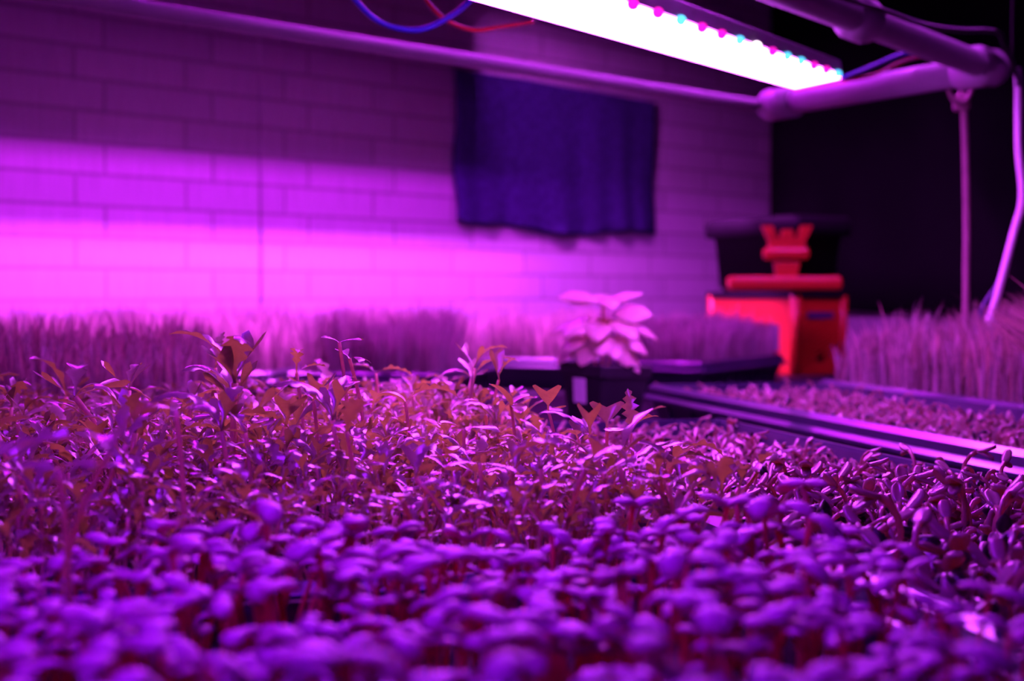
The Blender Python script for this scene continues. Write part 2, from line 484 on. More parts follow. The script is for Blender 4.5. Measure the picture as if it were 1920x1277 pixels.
def scatter(p0, p1, q0, q1, step, nvar, r, smin=.85, smax=1.15, hn=None):
    out = []; p = p0 + step * .4
    while p < p1 - .002:
        q = q0 + step * .4
        while q < q1 - .002:
            pp = min(max(p + r.uniform(-.5, .5) * step, p0 + .004), p1 - .004); qq = min(max(q + r.uniform(-.5, .5) * step, q0 + .004), q1 - .004)
            P = pq(pp, qq); s = r.uniform(smin, smax)
            if hn: s *= hn(pp, qq)
            px, py, z = project((P.x, P.y, SOIL + .03))
            if -260 < px < 2180 and py < 1650:
                out.append((r.randrange(nvar), P.x, P.y, SOIL - .001, r.uniform(0, 6.28), s, px, py, z))
            q += step
        p += step
    return out
def split_field(spots, n, top=.04):
    ins = []
    for s in spots:
        px, py, z = project((s[1], s[2], SOIL + top * s[5]))
        if 5 < px < 1915 and 5 < py < 1272: ins.append((z, s))
    ins.sort(key=lambda k: k[0]); near = [s for _, s in ins[:n]]
    ids = set(id(s) for s in near)
    return near, [s for s in spots if id(s) not in ids]

r = random.Random(21)
# the broad-leaved seedlings in front
bh = lambda p, q: (1.0 + .12 * math.sin(p * 31) * math.cos(q * 23)) * (1.08 if q > .33 else 1)
sp = scatter(-.250, .266, .072, .318, .0142, len(BROAD), r, .8, 1.25, bh) + scatter(-.250, .266, .347, .592, .0125, len(BROAD), r, .62, 1.0, bh)
sp = [a for a in sp if (Vector(a[1:3] + (0,)).dot(E)) < .212 + (Vector(a[1:3] + (0,)).dot(D) - .335) * 1.08]
near, rest = split_field(sp, 300)
for s in near:
    add_plant('broadleaf_seedling', ('b', s[0]), BROAD[s[0]], (s[1], s[2], s[3]), s[4], s[5],
              'out-of-focus broad-leaved seedling with red stem, in the mass nearest the camera', 'seedling', 'broad-leaved seedlings in the nearest trays')
merge('broadleaf_seedlings', BROAD, [s[:6] for s in rest], 'dense mass of purple broad-leaved seedlings in front of the mustard greens', 'seedlings')

# hooked sprouts
def sp_h(p, q): return (1.0 + .15 * math.sin(p * 40 + q * 13)) * (1 - .42 * min(1, max(0, (q - .72) / .3)))
sp = scatter(.308, .537, .31, 1.36, .0100, len(SPROUT), r, .8, 1.3, sp_h) \
   + scatter(.668, .894, .954, 1.908, .0105, len(SPROUT), r, .7, 1.15, sp_h)
# the nearest ones hide behind the taller broad-leaved mass: individuals start where the photo shows them
sp = [s[:3] + (SOIL_LOW - .001,) + s[4:] for s in sp]
vis = [s for s in sp if s[7] < 1130 - max(0, 1500 - s[6]) * .22]
near, _ = split_field(vis, 300, .03)
ids = set(id(s) for s in near); rest = [s for s in sp if id(s) not in ids]
for s in near:
    add_plant('hooked_sprout', ('s', s[0]), SPROUT[s[0]], (s[1], s[2], s[3]), s[4], s[5],
              'glossy thick-leaved sprout on a short bent stem, in the right-hand trays', 'sprout', 'hooked sprouts in the right-hand trays')
merge('hooked_sprouts', SPROUT, [s[:6] for s in rest], 'dense mass of short glossy sprouts on both sides of the tray rail', 'sprouts')

# mustard greens
def mh(p, q): return 1.0 + .20 * math.sin(p * 17 + 1) * math.sin(q * 9) + .10 * math.sin(q * 31 + p * 23)
sp = []
for (qa, qb) in ((.624, .870), (.899, 1.145), (1.174, 1.420)):
    sp += scatter(-.252, .268, qa, qb, .0104 if qa < .8 else .0092, len(MUST), r, .75, 1.3, mh)
sp = [(a[0], a[1], a[2], a[3], a[4], a[5] * (1.4 if (r.random() < .10 and a[8] < 1.15) else .88 if a[8] > 1.15 else 1), a[6], a[7], a[8]) for a in sp]
near, rest = split_field(sp, 300, .05)
for s in near:
    add_plant('mustard_seedling', ('m', s[0]), MUST[s[0]], (s[1], s[2], s[3]), s[4], s[5],
              'frilly-leaved mustard seedling on a thin pale stem, in the front of its mass', 'microgreen', 'frilly mustard seedlings in the middle trays')
merge('mustard_seedlings', MUST, [s[:6] for s in rest], 'tangled mass of frilly orange-brown mustard greens in the middle trays', 'microgreens')

# seedlings that stand clear of the mass
def tall_plant(px, py, depth, label, leaves, lean=(0, 0), group=None):
    """stem from the soil up to a seen tip; leaves: (kind, azimuth, L, W, a0, bend, cup)"""
    tip = pix(px, py, depth); base = Vector((tip.x + lean[0], tip.y + lean[1], SOIL))
    t = empty('mustard_seedling', base)
    h = tip.z - SOIL
    pts = smooth_path([(0, 0, 0), (-lean[0] * .15, -lean[1] * .15, h * .4), (-lean[0] * .5, -lean[1] * .5, h * .75), (-lean[0], -lean[1], h)], 3)
    v, f = tube(pts, .0011, 6); mesh_obj('stem', v, f, 'mustard_stem', t)
    for (kind, az, L, W, a0, bend, cup) in leaves:
        if kind == 'heart':
            pl = .25
            wf = lambda u, W=W: W * .07 if u < pl else W * (((u - pl) / (1 - pl)) ** .75) * (1 if u < .86 else math.sqrt(max(.15, 1 - ((u - .86) / .19) ** 2))) + W * .05
            V, Fc = sheet(L, wf, 14, 8, a0, bend, cup, .2); nm = 'seed_leaf'
        elif kind == 'round':
            V, Fc = sheet(L, oval(W, .7), 12, 8, a0, bend, cup, 0); nm = 'seed_leaf'
        else:
            V, Fc = sheet(L, lobes(W, 6, .6), 36, 4, a0, bend, cup, 0, .3, .15, az); nm = 'true_leaf'
        mesh_obj(nm, place(V, R(az - 90), pts[-1]), Fc, 'mustard_leaf', t)
    tag(t, label, 'microgreen', group)
TP = [
 (636, 642, .86, 'tallest seedling, lone pale stem topped by a flat purple leaf pair', [('heart', 0, .014, .0065, 66, 30, -.2), ('heart', 180, .011, .0055, 50, 40, -.2)], (.006, .01)),
 (655, 672, .87, 'seedling with dark red drooping leaf, just right of the tallest one', [('heart', -30, .014, .006, 70, 60, -.3), ('heart', 120, .013, .005, 60, 20, .2)], (.012, 0)),
 (556, 700, .90, 'seedling with a long arching serrated leaf left of the tallest one', [('lobed', -80, .034, .0045, 15, 100, .3), ('lobed', 30, .02, .004, 50, 60, .3)], (.006, 0)),
 (588, 752, .80, 'seedling with a folded white-edged leaf below the tallest one', [('heart', -60, .018, .009, 45, 30, .9), ('heart', 100, .012, .006, 60, 30, .2)], (.004, 0)),
 (650, 810, .70, 'blurred seedling with a big dark lobed leaf below the tallest one', [('lobed', -60, .026, .007, 20, 60, .4), ('lobed', 130, .024, .006, 60, 80, .3)], (.006, 0)),
 (404, 690, 1.0, 'seedling with thin upright serrated tip, standing left at the back of the mass', [('lobed', 80, .03, .005, 5, 60, .3), ('lobed', -40, .02, .004, 30, 60, .3)], (.003, 0)),
 (935, 712, 1.05, 'seedling with curled upright brown leaves in front of the tray corner', [('heart', 150, .020, .009, 15, 20, 1.0), ('lobed', 10, .020, .006, 10, 60, .4)], (-.008, 0)),
 (958, 760, .95, 'seedling with round orange-brown leaves seen from behind', [('round', -160, .020, .0088, 28, 40, .2), ('round', 20, .016, .007, 45, 60, .2), ('round', -60, .014, .0065, 80, 50, .2)], (.004, 0)),
 (1028, 770, .90, 'seedling with fan-shaped red leaf left of the dark plant pot', [('heart', -100, .017, .0095, 20, 20, .3), ('heart', 60, .012, .007, 70, 40, .3)], (.008, 0)),
 (1138, 802, .86, 'seedling with a wide orange fan leaf on a straight stem below the pot', [('heart', 90, .015, .011, 10, 10, .3), ('heart', -70, .010, .007, 90, 20, .2)], (0, .004)),
 (1182, 812, .85, 'seedling with an upright serrated leaf beside the wide orange fan leaf', [('lobed', 100, .026, .0055, 0, 30, .3), ('lobed', -10, .020, .005, 25, 70, .3)], (.003, 0)),
 (1258, 868, .80, 'rightmost mustard seedling, large orange leaf above the sprouts', [('heart', -60, .019, .009, 50, 20, .2), ('lobed', 10, .034, .006, 30, 110, .4), ('lobed', -20, .030, .005, 50, 90, .4)], (-.006, 0)),
 (870, 805, .80, 'seedling with bright white-topped leaf over a straight purple stem', [('heart', 5, .020, .008, 70, 40, -.3), ('heart', 185, .013, .006, 60, 40, .3)], (0, 0)),
 (900, 870, .70, 'slightly blurred seedling with flat two-part leaf low in the middle', [('heart', 10, .018, .007, 85, 30, -.2), ('heart', 170, .016, .007, 75, 30, -.2)], (.002, 0)),
 (330, 770, .62, 'blurred dark-topped seedling on a thick red stem, left of the focused greens', [('heart', 20, .016, .009, 70, 30, -.3), ('heart', 200, .014, .008, 60, 30, -.3)], (.004, 0)),
 (205, 850, .52, 'big blurred orange lobed leaf slanting across the left edge', [('lobed', 200, .038, .007, 60, 60, .4), ('lobed', 30, .030, .007, 20, 70, .4), ('heart', 110, .018, .009, 60, 30, .3)], (-.02, 0)),
 (110, 880, .50, 'blurred seedling with pale round leaf at the far left', [('heart', 0, .015, .008, 60, 40, -.3), ('heart', 180, .013, .007, 60, 40, -.3)], (.004, 0)),
 (460, 812, .75, 'seedling with broad twisted brown leaf left of the folded one', [('lobed', 150, .034, .009, 30, 90, .4), ('heart', -30, .015, .008, 60, 30, .3)], (.004, 0)),
 (760, 755, .92, 'seedling with a long arching ribbed leaf behind the middle of the mass', [('lobed', 0, .036, .007, 40, 90, .5), ('round', 180, .018, .008, 50, 60, .3)], (.004, 0)),
 (705, 700, 1.15, 'seedling with slim pointed leaves right of the tallest one, farther back', [('lobed', 0, .030, .006, 60, 70, .4), ('lobed', 180, .022, .005, 40, 70, .3)], (.004, 0)),
]
for (a_, b_, c_, d_, e_, f_) in TP: tall_plant(a_, b_, c_, d_, e_, f_)

# ------------------------------------------------------------ wheatgrass
def wheat(corner, ang, w, l, dens, hmin, hmax, label, seed, lean=(0, 0), hf=None):
    r = random.Random(seed); n = int(w * l * dens); V = []; Fc = []
    ex = (math.cos(ang), math.sin(ang)); ey = (-ex[1], ex[0])
    for _ in range(n):
        a, b_ = r.uniform(.023, w - .023), r.uniform(.023, l - .023)
        x = corner.x + ex[0] * a + ey[0] * b_; y = corner.y + ex[1] * a + ey[1] * b_
        h = (r.uniform(hmin, hmax) + (r.uniform(0, .022) if r.random() < .15 else 0)) * (1 + .12 * math.sin(a * 25) * math.sin(b_ * 19)) * (hf(a, b_) if hf else 1); az = r.uniform(0, 6.28); wd = r.uniform(.0013, .0028)
        ln = r.uniform(.0, .35) * h; la = r.uniform(0, 6.28)
        lx, ly = math.cos(la) * ln + lean[0] * h, math.sin(la) * ln + lean[1] * h
        k = len(V); wx, wy = math.cos(az), math.sin(az)
        for (u, ww) in ((0, .6), (.4, 1), (.75, .8)):
            cx_, cy_, cz_ = x + lx * u * u, y + ly * u * u, SOIL + h * u
            # a V-folded blade
            V += [(cx_ - wx * wd * ww, cy_ - wy * wd * ww, cz_), (cx_ + wy * wd * .5 * ww, cy_ - wx * wd * .5 * ww, cz_), (cx_ + wx * wd * ww, cy_ + wy * wd * ww, cz_)]
        V.append((x + lx, y + ly, SOIL + h))
        for i in (0, 3):
            Fc += [(k+i, k+i+1, k+i+4, k+i+3), (k+i+1, k+i+2, k+i+5, k+i+4)]
        Fc += [(k+6, k+7, k+9), (k+7, k+8, k+9)]
    o = mesh_obj('wheatgrass', V, Fc, 'wheat_blade_dim' if ('nearest wheatgrass at' in label or 'behind the nearest' in label or 'pinkish' in label or 'right edge' in label or 'cords' in label) else 'wheat_blade')
    tag(o, label, 'grass', None, 'stuff')
def wheat_tray(corner, ang, w, l, tl, gl, seed, dens=36000, hmin=.075, hmax=.115, lean=(0, 0), hf=None):
    make_tray(corner, ang, w, l, tl); wheat(corner, ang, w, l, dens, hmin, hmax, gl, seed, lean, hf)
WT = []
WT.append((pq(-.44, 1.50), tray_ang, .54, .27, 'black tray under the nearest wheatgrass at the left edge', 'nearest wheatgrass at the left edge, dark separate blades', .050, .102))
WT.append((pq(-.44, 1.79), tray_ang, .54, .27, 'black tray hidden in wheatgrass, behind the nearest left one', 'wheatgrass at the left, directly behind the nearest blades', .060, .108))
vA = Vector((.145, .989, 0)).normalized(); a1 = math.atan2(-vA.x, vA.y)
lft = Vector((-vA.y, vA.x, 0))
for k, (tl, gl) in enumerate([('black wheatgrass tray whose shiny rim slants up to the tray behind the pot', 'wheatgrass behind the tallest seedling, beside the slanting rim'),
                              ('black tray in the back left row, middle of the row', 'wheatgrass in the middle of the back left row, before the bright wall'),
                              ('black tray in the back left row, closest to the wall', 'wheatgrass at the far left of the back row, close to the wall')]):
    c = Vector((-.10, 2.3, 0)) + lft * (.272 * (k + 1)); WT.append((c, a1, .268, .54, tl, gl, .075, .112))
u2 = Vector((.5, .866, 0)); u1 = Vector((.866, -.5, 0)); a2 = math.atan2(u1.y, u1.x)
C0 = Vector((.349, 2.67, 0))
WT.append((C0 - u1 * .268, a2, .268, .44, 'black wheatgrass tray between the plant pot and the orange crate', 'bright purple wheatgrass between the potted plant and the orange crate', .07, .098))
WT.append((C0 - u1 * .54, a2, .268, .44, 'black wheatgrass tray directly behind the plant pot', 'wheatgrass directly behind the potted plant', .075, .105))
WT.append((Vector((-.385, 2.99, 0)), 0, .28, .26, 'black wheatgrass tray far back, in the gap between the two back rows', 'small patch of wheatgrass far back, left of the leafy potted plant', .08, .115))
WT.append((pq(.925, 1.45), tray_ang, .27, .54, 'black wheatgrass tray with glossy rim right of the orange crate', 'pinkish wheatgrass right of the orange crate', .08, .118))
WT.append((pq(.925, .90), tray_ang, .27, .54, 'black wheatgrass tray at the far right edge, nearest of that row', 'tall wheatgrass leaning in from the right edge over the sprouts', .09, .13))
WT.append((pq(1.205, 1.62), tray_ang, .27, .54, 'black wheatgrass tray behind the hanging cords', 'wheatgrass around the foot of the hanging cords', .08, .12))
for i, (c, an, w, l, tl, gl, h0, h1) in enumerate(WT):
    wheat_tray(c, an, w, l, tl, gl, 100 + i, 12000 if i < 2 else 18000, h0, h1, (-.9, -.1) if 'leaning' in gl else (0, 0), (lambda a, b: 1 - .35 * max(0, (b - .34) / .2) - .25 * max(0, (.05 - a) / .05)) if 'pinkish' in gl else None)

# ------------------------------------------------------------ potted plant
P0 = Vector((.118, 1.95, TABLE))
pt = empty('plant_pot', P0, R(38)); pt.rotation_euler = (R(2), R(2), R(38))
def sq_loop(s, z, r=.006):
    pts = []
    for (sx_, sy_, a0) in ((1, -1, -90), (1, 1, 0), (-1, 1, 90), (-1, -1, 180)):
        for k in range(4):
            a = R(a0 + 30 * k); pts.append(((s - r) * sx_ + r * math.cos(a), (s - r) * sy_ + r * math.sin(a), z))
    return pts
V = []; loops = [(.032, 0), (.0415, .075), (.0445, .076), (.0450, .090), (.0435, .0915), (.0425, .0905), (.041, .080)]
for (s, z) in loops: V += sq_loop(s, z)
Fc = []
for i in range(len(loops) - 1):
    for j in range(16):
        a, b_ = i * 16 + j, i * 16 + (j + 1) % 16; Fc.append((a, b_, b_ + 16, a + 16))
Fc.append(tuple(range(15, -1, -1)))
mesh_obj('pot_body', V, Fc, 'pot_plastic', pt, smooth=False)
mesh_obj('soil', sq_loop(.0412, .081), [tuple(range(16))], 'soil', pt, smooth=False)
# paper label on the face turned left
mb = MB(); mb.add([(-.0405, .012, .040), (-.0405, -.012, .040), (-.0440, -.012, .072), (-.0440, .012, .072)], [(0, 3, 2, 1)])
sl = mb.build('paper_label', 'paper', pt); sm = sl.modifiers.new('t', 'SOLIDIFY'); sm.thickness = .0006; sl['label'] = 'small pale paper label'
tag(pt, 'square black plastic pot with a pale label, holding the leafy plant', 'pot')
# the plant
pl = empty('potted_plant', P0 + Vector((0, 0, .082)))
rp = random.Random(9)
mb = MB()
stalks = [((0, 0, 0), (.002, 0, .05), (0, .003, .092)), ((.005, .004, 0), (.018, .01, .035), (.030, .012, .062)), ((-.006, 0, 0), (-.018, -.004, .035), (-.028, -.008, .060))]
for s in stalks: mb.tube(smooth_path(s, 4), .0022, 6)
mb.build('stem', 'mustard_stem', pl, smooth=True)
def cl(az, z, rad, L, W, a0, bend, x=0, y=0, cup=-.2, roll=22):
    wf = lambda u: W * .05 if u < .12 else max(W * .05, W * math.sin(math.pi * ((u - .12) / .88) ** .8) ** .75) if u < 1 else W * .03
    V, Fc = sheet(L, wf, 14, 6, a0, bend, cup, 0, 0, .05, az)
    V = V @ np.array(Matrix.Rotation(R(roll) * math.cos(R(az)), 3, 'Y')).T
    V, Fc = thicken(V, Fc, .0006)
    mesh_obj('leaf', place(V, R(az) - math.pi / 2, (x + rad * math.cos(R(az)), y + rad * math.sin(R(az)), z)), Fc, 'coleus_leaf', pl)
# az measured from +x; tips droop outward
cl(185, .094, .004, .056, .017, 75, 30, roll=32); cl(-150, .090, .002, .048, .016, 55, 75); cl(-10, .092, .004, .050, .014, 68, 25)
cl(100, .092, .004, .050, .016, 60, 60); cl(45, .090, .004, .045, .015, 65, 50); cl(-75, .088, .004, .046, .015, 60, 90)
cl(-20, .074, .012, .056, .021, 72, 45, roll=38); cl(-50, .062, .010, .060, .017, 80, 75); cl(-100, .060, .008, .058, .018, 75, 85)
cl(-140, .060, .014, .058, .017, 75, 75); cl(180, .062, .018, .056, .014, 80, 60); cl(0, .058, .022, .060, .015, 80, 70)
cl(210, .045, .018, .050, .016, 90, 65); cl(-75, .045, .012, .055, .017, 95, 65); cl(-30, .045, .020, .050, .015, 95, 60)
cl(-95, .050, .014, .050, .018, 95, 80); cl(-60, .040, .018, .050, .018, 105, 70); cl(-120, .040, .016, .050, .017, 105, 65); cl(-40, .030, .022, .048, .014, 110, 60); cl(195, .035, .022, .050, .015, 100, 60)
cl(140, .065, .015, .055, .017, 70, 70); cl(75, .065, .015, .055, .017, 70, 70); cl(30, .060, .02, .055, .015, 75, 70)
tag(pl, 'leafy plant with drooping pale-topped leaves growing in the square pot', 'plant')

# ------------------------------------------------------------ orange crate and what stands on it
cr = empty('storage_crate', (.635, 3.345, TABLE), math.atan2(.83, -.55) - math.pi / 2)   # local +y runs back-left, +x runs back-right
Wc, Lc, Hc = .158, .29, .180
mb = MB(); th = .006
mb.box(0, Wc, 0, Lc, 0, th)                                             # bottom
def wall_with_hole(mb, axis, fix0, fix1, a0, a1, h0, h1, ha0, ha1, hz0, hz1):
    for (x0, x1, z0, z1) in ((a0, ha0, h0, h1), (ha1, a1, h0, h1), (ha0, ha1, h0, hz0), (ha0, ha1, hz1, h1)):
        if axis == 'x': mb.box(x0, x1, fix0, fix1, z0, z1)
        else: mb.box(fix0, fix1, x0, x1, z0, z1)
wall_with_hole(mb, 'y', 0, th, 0, Lc, 0, Hc, .05, .26, .045, .115)
wall_with_hole(mb, 'y', Wc - th, Wc, 0, Lc, 0, Hc, .05, .26, .045, .115)
wall_with_hole(mb, 'x', 0, th, 0, Wc, 0, Hc, .065, .095, .030, .055)
mb.box(0, Wc, Lc - th, Lc, 0, Hc)
mb.build('crate_body', 'orange_plastic', cr)
mb = MB()                                                               # rounded corner posts and rim
for (x, y) in ((0, 0), (Wc, 0), (0, Lc), (Wc, Lc)):
    mb = MB(); mb.tube([(x + (.006 if x == 0 else -.006), y + (.006 if y == 0 else -.006), 0), (x + (.006 if x == 0 else -.006), y + (.006 if y == 0 else -.006), Hc)], .013, 12)
    mb.build('corner_post', 'orange_plastic', cr, smooth=True)
mb = MB()
for k in range(14):                                                     # raised diagonal ribbing on the short side
    z = .02 + k * .011; x0, x1 = .022, Wc - .022
    if z + .05 < Hc - .03: mb.add([(x0, -.003, z), (x1, -.003, z + .05), (x1, -.003, z + .054), (x0, -.003, z + .004), (x0, .001, z), (x1, .001, z + .05), (x1, .001, z + .054), (x0, .001, z + .004)],
           [(0, 1, 2, 3), (0, 4, 5, 1), (3, 2, 6, 7), (1, 5, 6, 2), (0, 3, 7, 4)])
mb.build('rib_band', 'orange_plastic', cr)
mb = MB(); mb.box(.035, .115, -.004, 0, .128, .142); s_ = mb.build('printed_strip', 'cord_dark', cr); s_['label'] = 'dim violet strip on the short side'
mb = MB()
for (x0, x1, y0, y1) in ((-.006, Wc + .006, -.006, .008), (-.006, Wc + .006, Lc - .008, Lc + .006), (-.006, .008, -.006, Lc + .006), (Wc - .008, Wc + .006, -.006, Lc + .006)):
    mb.box(x0, x1, y0, y1, Hc - .006, Hc + .009)
mb.build('rim', 'dark_bin', cr, bevel=.002)['label'] = 'black rim'
mb = MB(); mb.box(.062, .098, .0062, .012, .027, .058); mb.build('hole_shade', 'dark_bin', cr)['label'] = 'black square insert in the short side'  # dark plate stands in for the shade inside the crate's hole
tag(cr, 'bright orange-red plastic crate with side opening beyond the wheatgrass', 'crate')

# dark bin standing on the crate
bn = empty('storage_bin', cr.matrix_basis @ Vector((Wc / 2, Lc / 2, Hc + .0085)), cr.rotation_euler.z)
V = []; loops = [(.066, .126, 0), (.078, .142, .125), (.092, .158, .128), (.094, .160, .160), (.086, .150, .172), (.080, .144, .172), (.070, .132, .01)]
for (a_, b_, z) in loops:
    r_ = .02
    for (sx_, sy_, a0) in ((1, -1, -90), (1, 1, 0), (-1, 1, 90), (-1, -1, 180)):
        for k in range(5):
            an = R(a0 + 22.5 * k); V.append(((a_ - r_) * sx_ + r_ * math.cos(an), (b_ - r_) * sy_ + r_ * math.sin(an), z))
Fc = []
for i in range(len(loops) - 1):
    for j in range(20):
        a, b_ = i * 20 + j, i * 20 + (j + 1) % 20; Fc.append((a, b_, b_ + 20, a + 20))
Fc.append(tuple(range(19, -1, -1))); Fc.append(tuple(6 * 20 + j for j in range(20)))
mesh_obj('bin_body', V, Fc, 'dark_bin', bn)
tag(bn, 'black rounded-lip plastic bin stacked on top of the orange crate', 'bin')

# red-orange bracketed stand in front of the bin: bar, neck, collar, crown
st_c = pix(1474, 546, 3.24)
st = empty('crown_topped_stand', st_c); 
K = 3.24 / F_PX
def bx(mb, x0, x1, y0, y1, d0=-.012, d1=.012): mb.box((x0 - 1474) * K, (x1 - 1474) * K, d0, d1, (546 - y1) * K, (546 - y0) * K)
mb = MB(); bx(mb, 1365, 1575, 518, 544, -.03, .03); mb.build('base_bar', 'orange_plastic', st, bevel=.008)
mb = MB(); mb.add([(-.022, -.012, .030), (.022, -.012, .030), (.028, -.012, .064), (-.028, -.012, .064), (-.022, .012, .030), (.022, .012, .030), (.028, .012, .064), (-.028, .012, .064)],
       [(0, 1, 2, 3), (5, 4, 7, 6), (1, 5, 6, 2), (4, 0, 3, 7), (3, 2, 6, 7), (0, 4, 5, 1)]); mb.build('neck', 'orange_plastic', st, bevel=.002)
mb = MB(); bx(mb, 1431, 1515, 464, 487, -.02, .02); mb.build('collar', 'orange_plastic', st, bevel=.008)
mb = MB(); bx(mb, 1440, 1508, 446, 463); 
for (x0, x1, xt0, xt1, yt) in ((1438, 1455, 1427, 1447, 424), (1463, 1487, 1466, 1484, 431), (1495, 1510, 1501, 1521, 424)):
    z0, z1 = (546 - 448) * K, (546 - yt) * K
    a_, b_, c_, d_ = [(v - 1474) * K for v in (x0, x1, xt1, xt0)]
    mb.add([(a_, -.012, z0), (b_, -.012, z0), (c_, -.012, z1), (d_, -.012, z1), (a_, .012, z0), (b_, .012, z0), (c_, .012, z1), (d_, .012, z1)],
           [(0, 1, 2, 3), (5, 4, 7, 6), (1, 5, 6, 2), (4, 0, 3, 7), (3, 2, 6, 7), (0, 4, 5, 1)])
mb.build('crown', 'orange_plastic', st)
tag(st, 'red-orange plastic stand shaped like a crown on a neck, above the crate', 'stand')

# ------------------------------------------------------------ the LED bar in view
def frame_obj(name, origin, xdir, ydir):
    """empty whose x axis runs along xdir and y axis near ydir"""
    x = xdir.normalized(); y = (ydir - x * ydir.dot(x)).normalized(); z = x.cross(y)
    M = Matrix((x, y, z)).transposed().to_4x4(); M.translation = origin
    o = bpy.data.objects.new(name, None); COL.objects.link(o); o.matrix_world = M
    return o
ZA = 2.0
d1 = cam_dir(.4796, .0893, 1).normalized()
Apt = pix(1490, 163, ZA); wvec = cam_dir(.0273 * ZA, .0041 * ZA, -.0135 * ZA)
WID = wvec.length; LEN = 1.20
lamp = frame_obj('led_grow_light', Apt, -d1, wvec)          # x toward the camera, y across to the right
up = 1 if (lamp.matrix_world.to_3x3() @ Vector((0, 0, 1))).z > 0 else -1
mb = MB(); z0, z1 = sorted((.004 * up, .022 * up)); mb.box(-.004, LEN + .004, -.010, WID + .003, z0, z1); mb.build('housing', 'alu', lamp, bevel=.001)
mb = MB(); z0, z1 = sorted((-.002 * up, .0035 * up)); mb.box(0, LEN, 0, WID, z0, z1); mb.build('led_panel', 'lamp_led', lamp)
def dome(mb, x, y, r, sgn):
    V = []; Fc = []; n = 10; m_ = 4
    for i in range(m_ + 1):
        a = math.pi / 2 * i / m_
        for j in range(n):
            th = 2 * math.pi * j / n
            V.append((x + r * math.cos(a) * math.cos(th), y + r * math.cos(a) * math.sin(th), sgn * r * math.sin(a)))
    for i in range(m_):
        for j in range(n):
            a, b_ = i * n + j, i * n + (j + 1) % n; Fc.append((a, b_, b_ + n, a + n))
    mb.add(V, Fc)
x = .03; k = 0
pat = ['lens_cyan', 'lens_magenta', 'lens_magenta', 'lens_cyan', 'lens_cyan', 'lens_magenta', 'lens_white', 'lens_cyan', 'lens_magenta', 'lens_magenta']
while x < LEN - .02:
    mb = MB()
    V = []; Fc = []; n = 10
    for i in range(6):
        a = -math.pi / 2 + math.pi * i / 5
        for j in range(n):
            th = 2 * math.pi * j / n
            V.append((x + .0052 * math.cos(a) * math.cos(th), WID + .0045 + .0052 * math.cos(a) * math.sin(th), .001 * up + .0052 * math.sin(a)))
    for i in range(5):
        for j in range(n):
            a, b_ = i * n + j, i * n + (j + 1) % n; Fc.append((a, b_, b_ + n, a + n))
    mb.add(V, Fc); mb.build('led_lens', pat[k % len(pat)], lamp, smooth=True)
    x += .062; k += 1
tag(lamp, 'glowing white LED grow light bar hanging slantwise above the trays', 'grow light')

# further grow lights of the same rack, out of view; the one over the pot is added
def hooded(name, center, along, normal, length, ew, hw, lip, lipr, mat, label):
    """hanging fixture: a narrow LED strip under a wide shallow hood with side lips"""
    o = frame_obj(name, center, along, normal)
    L2 = length / 2
    mb = MB(); mb.box(-L2, L2, -hw, hw, .012, .020)
    mb.box(-L2, L2, -hw - .003, -hw, -lipr, .020); mb.box(-L2, L2, hw, hw + .003, -lip, .020)
    mb.box(-L2 - .003, -L2, -hw, hw, -.07, .020); mb.box(L2, L2 + .003, -hw, hw, -.07, .020)
    mb.build('hood', 'hood_black', o)
    mb = MB(); mb.box(-L2 + .02, L2 - .02, -ew / 2, ew / 2, 0, .006); mb.build('led_strip', mat, o)
    for sx_ in (-L2 * .7, L2 * .7):
        mb = MB(); mb.tube([(sx_, 0, .02), (sx_, 0, HC + 1.3 - center.z)], .0015, 6); mb.build('hanging_wire', 'cord_black', o)
    tag(o, label, 'grow light')
    return o
Hh = .98
# lips on the wall side set where the light stops on the wall: 0.31 m and 0.14 m above the camera
c1 = wallpt(.42, .62, Hh); hooded('hooded_grow_light', c1, A, -N, 1.5, .010, .15, (Hh - .31) / .62 * .15, .05, 'lamp_led_wall_dim', 'hooded grow light hanging over the back wheatgrass, outside one')
c2 = wallpt(.62, .38, Hh); hooded('hooded_grow_light', c2, A, -N, 1.3, .012, .12, (Hh - .135) / .38 * .12, .03, 'lamp_led_wall', 'hooded grow light hanging over the back wheatgrass, nearest the wall')
c3 = wallpt(.75, 1.6, Hh); hooded('hooded_grow_light', c3, A, -N, 1.2, .03, .15, (Hh - .31) / 1.6 * .15, .06, 'added_led_mid', 'added unseen hooded light above the plant pot, on the room side of the others')  # added lamp, unseen, brightens the fronts of the back wheatgrass
fl = frame_obj('led_grow_light', Vector((-.38, .12, HC + .32)), Vector((.56, .83, 0)), Vector((-.83, .56, 0)))
mb = MB(); mb.box(0, .72, -.035, .035, .004, .022); mb.build('housing', 'alu', fl)
mb = MB(); mb.box(.01, .71, -.03, .03, -.002, .0035); mb.build('led_panel', 'lamp_led_front', fl)
tag(fl, 'blue-violet LED grow light bar above the nearest trays', 'grow light')

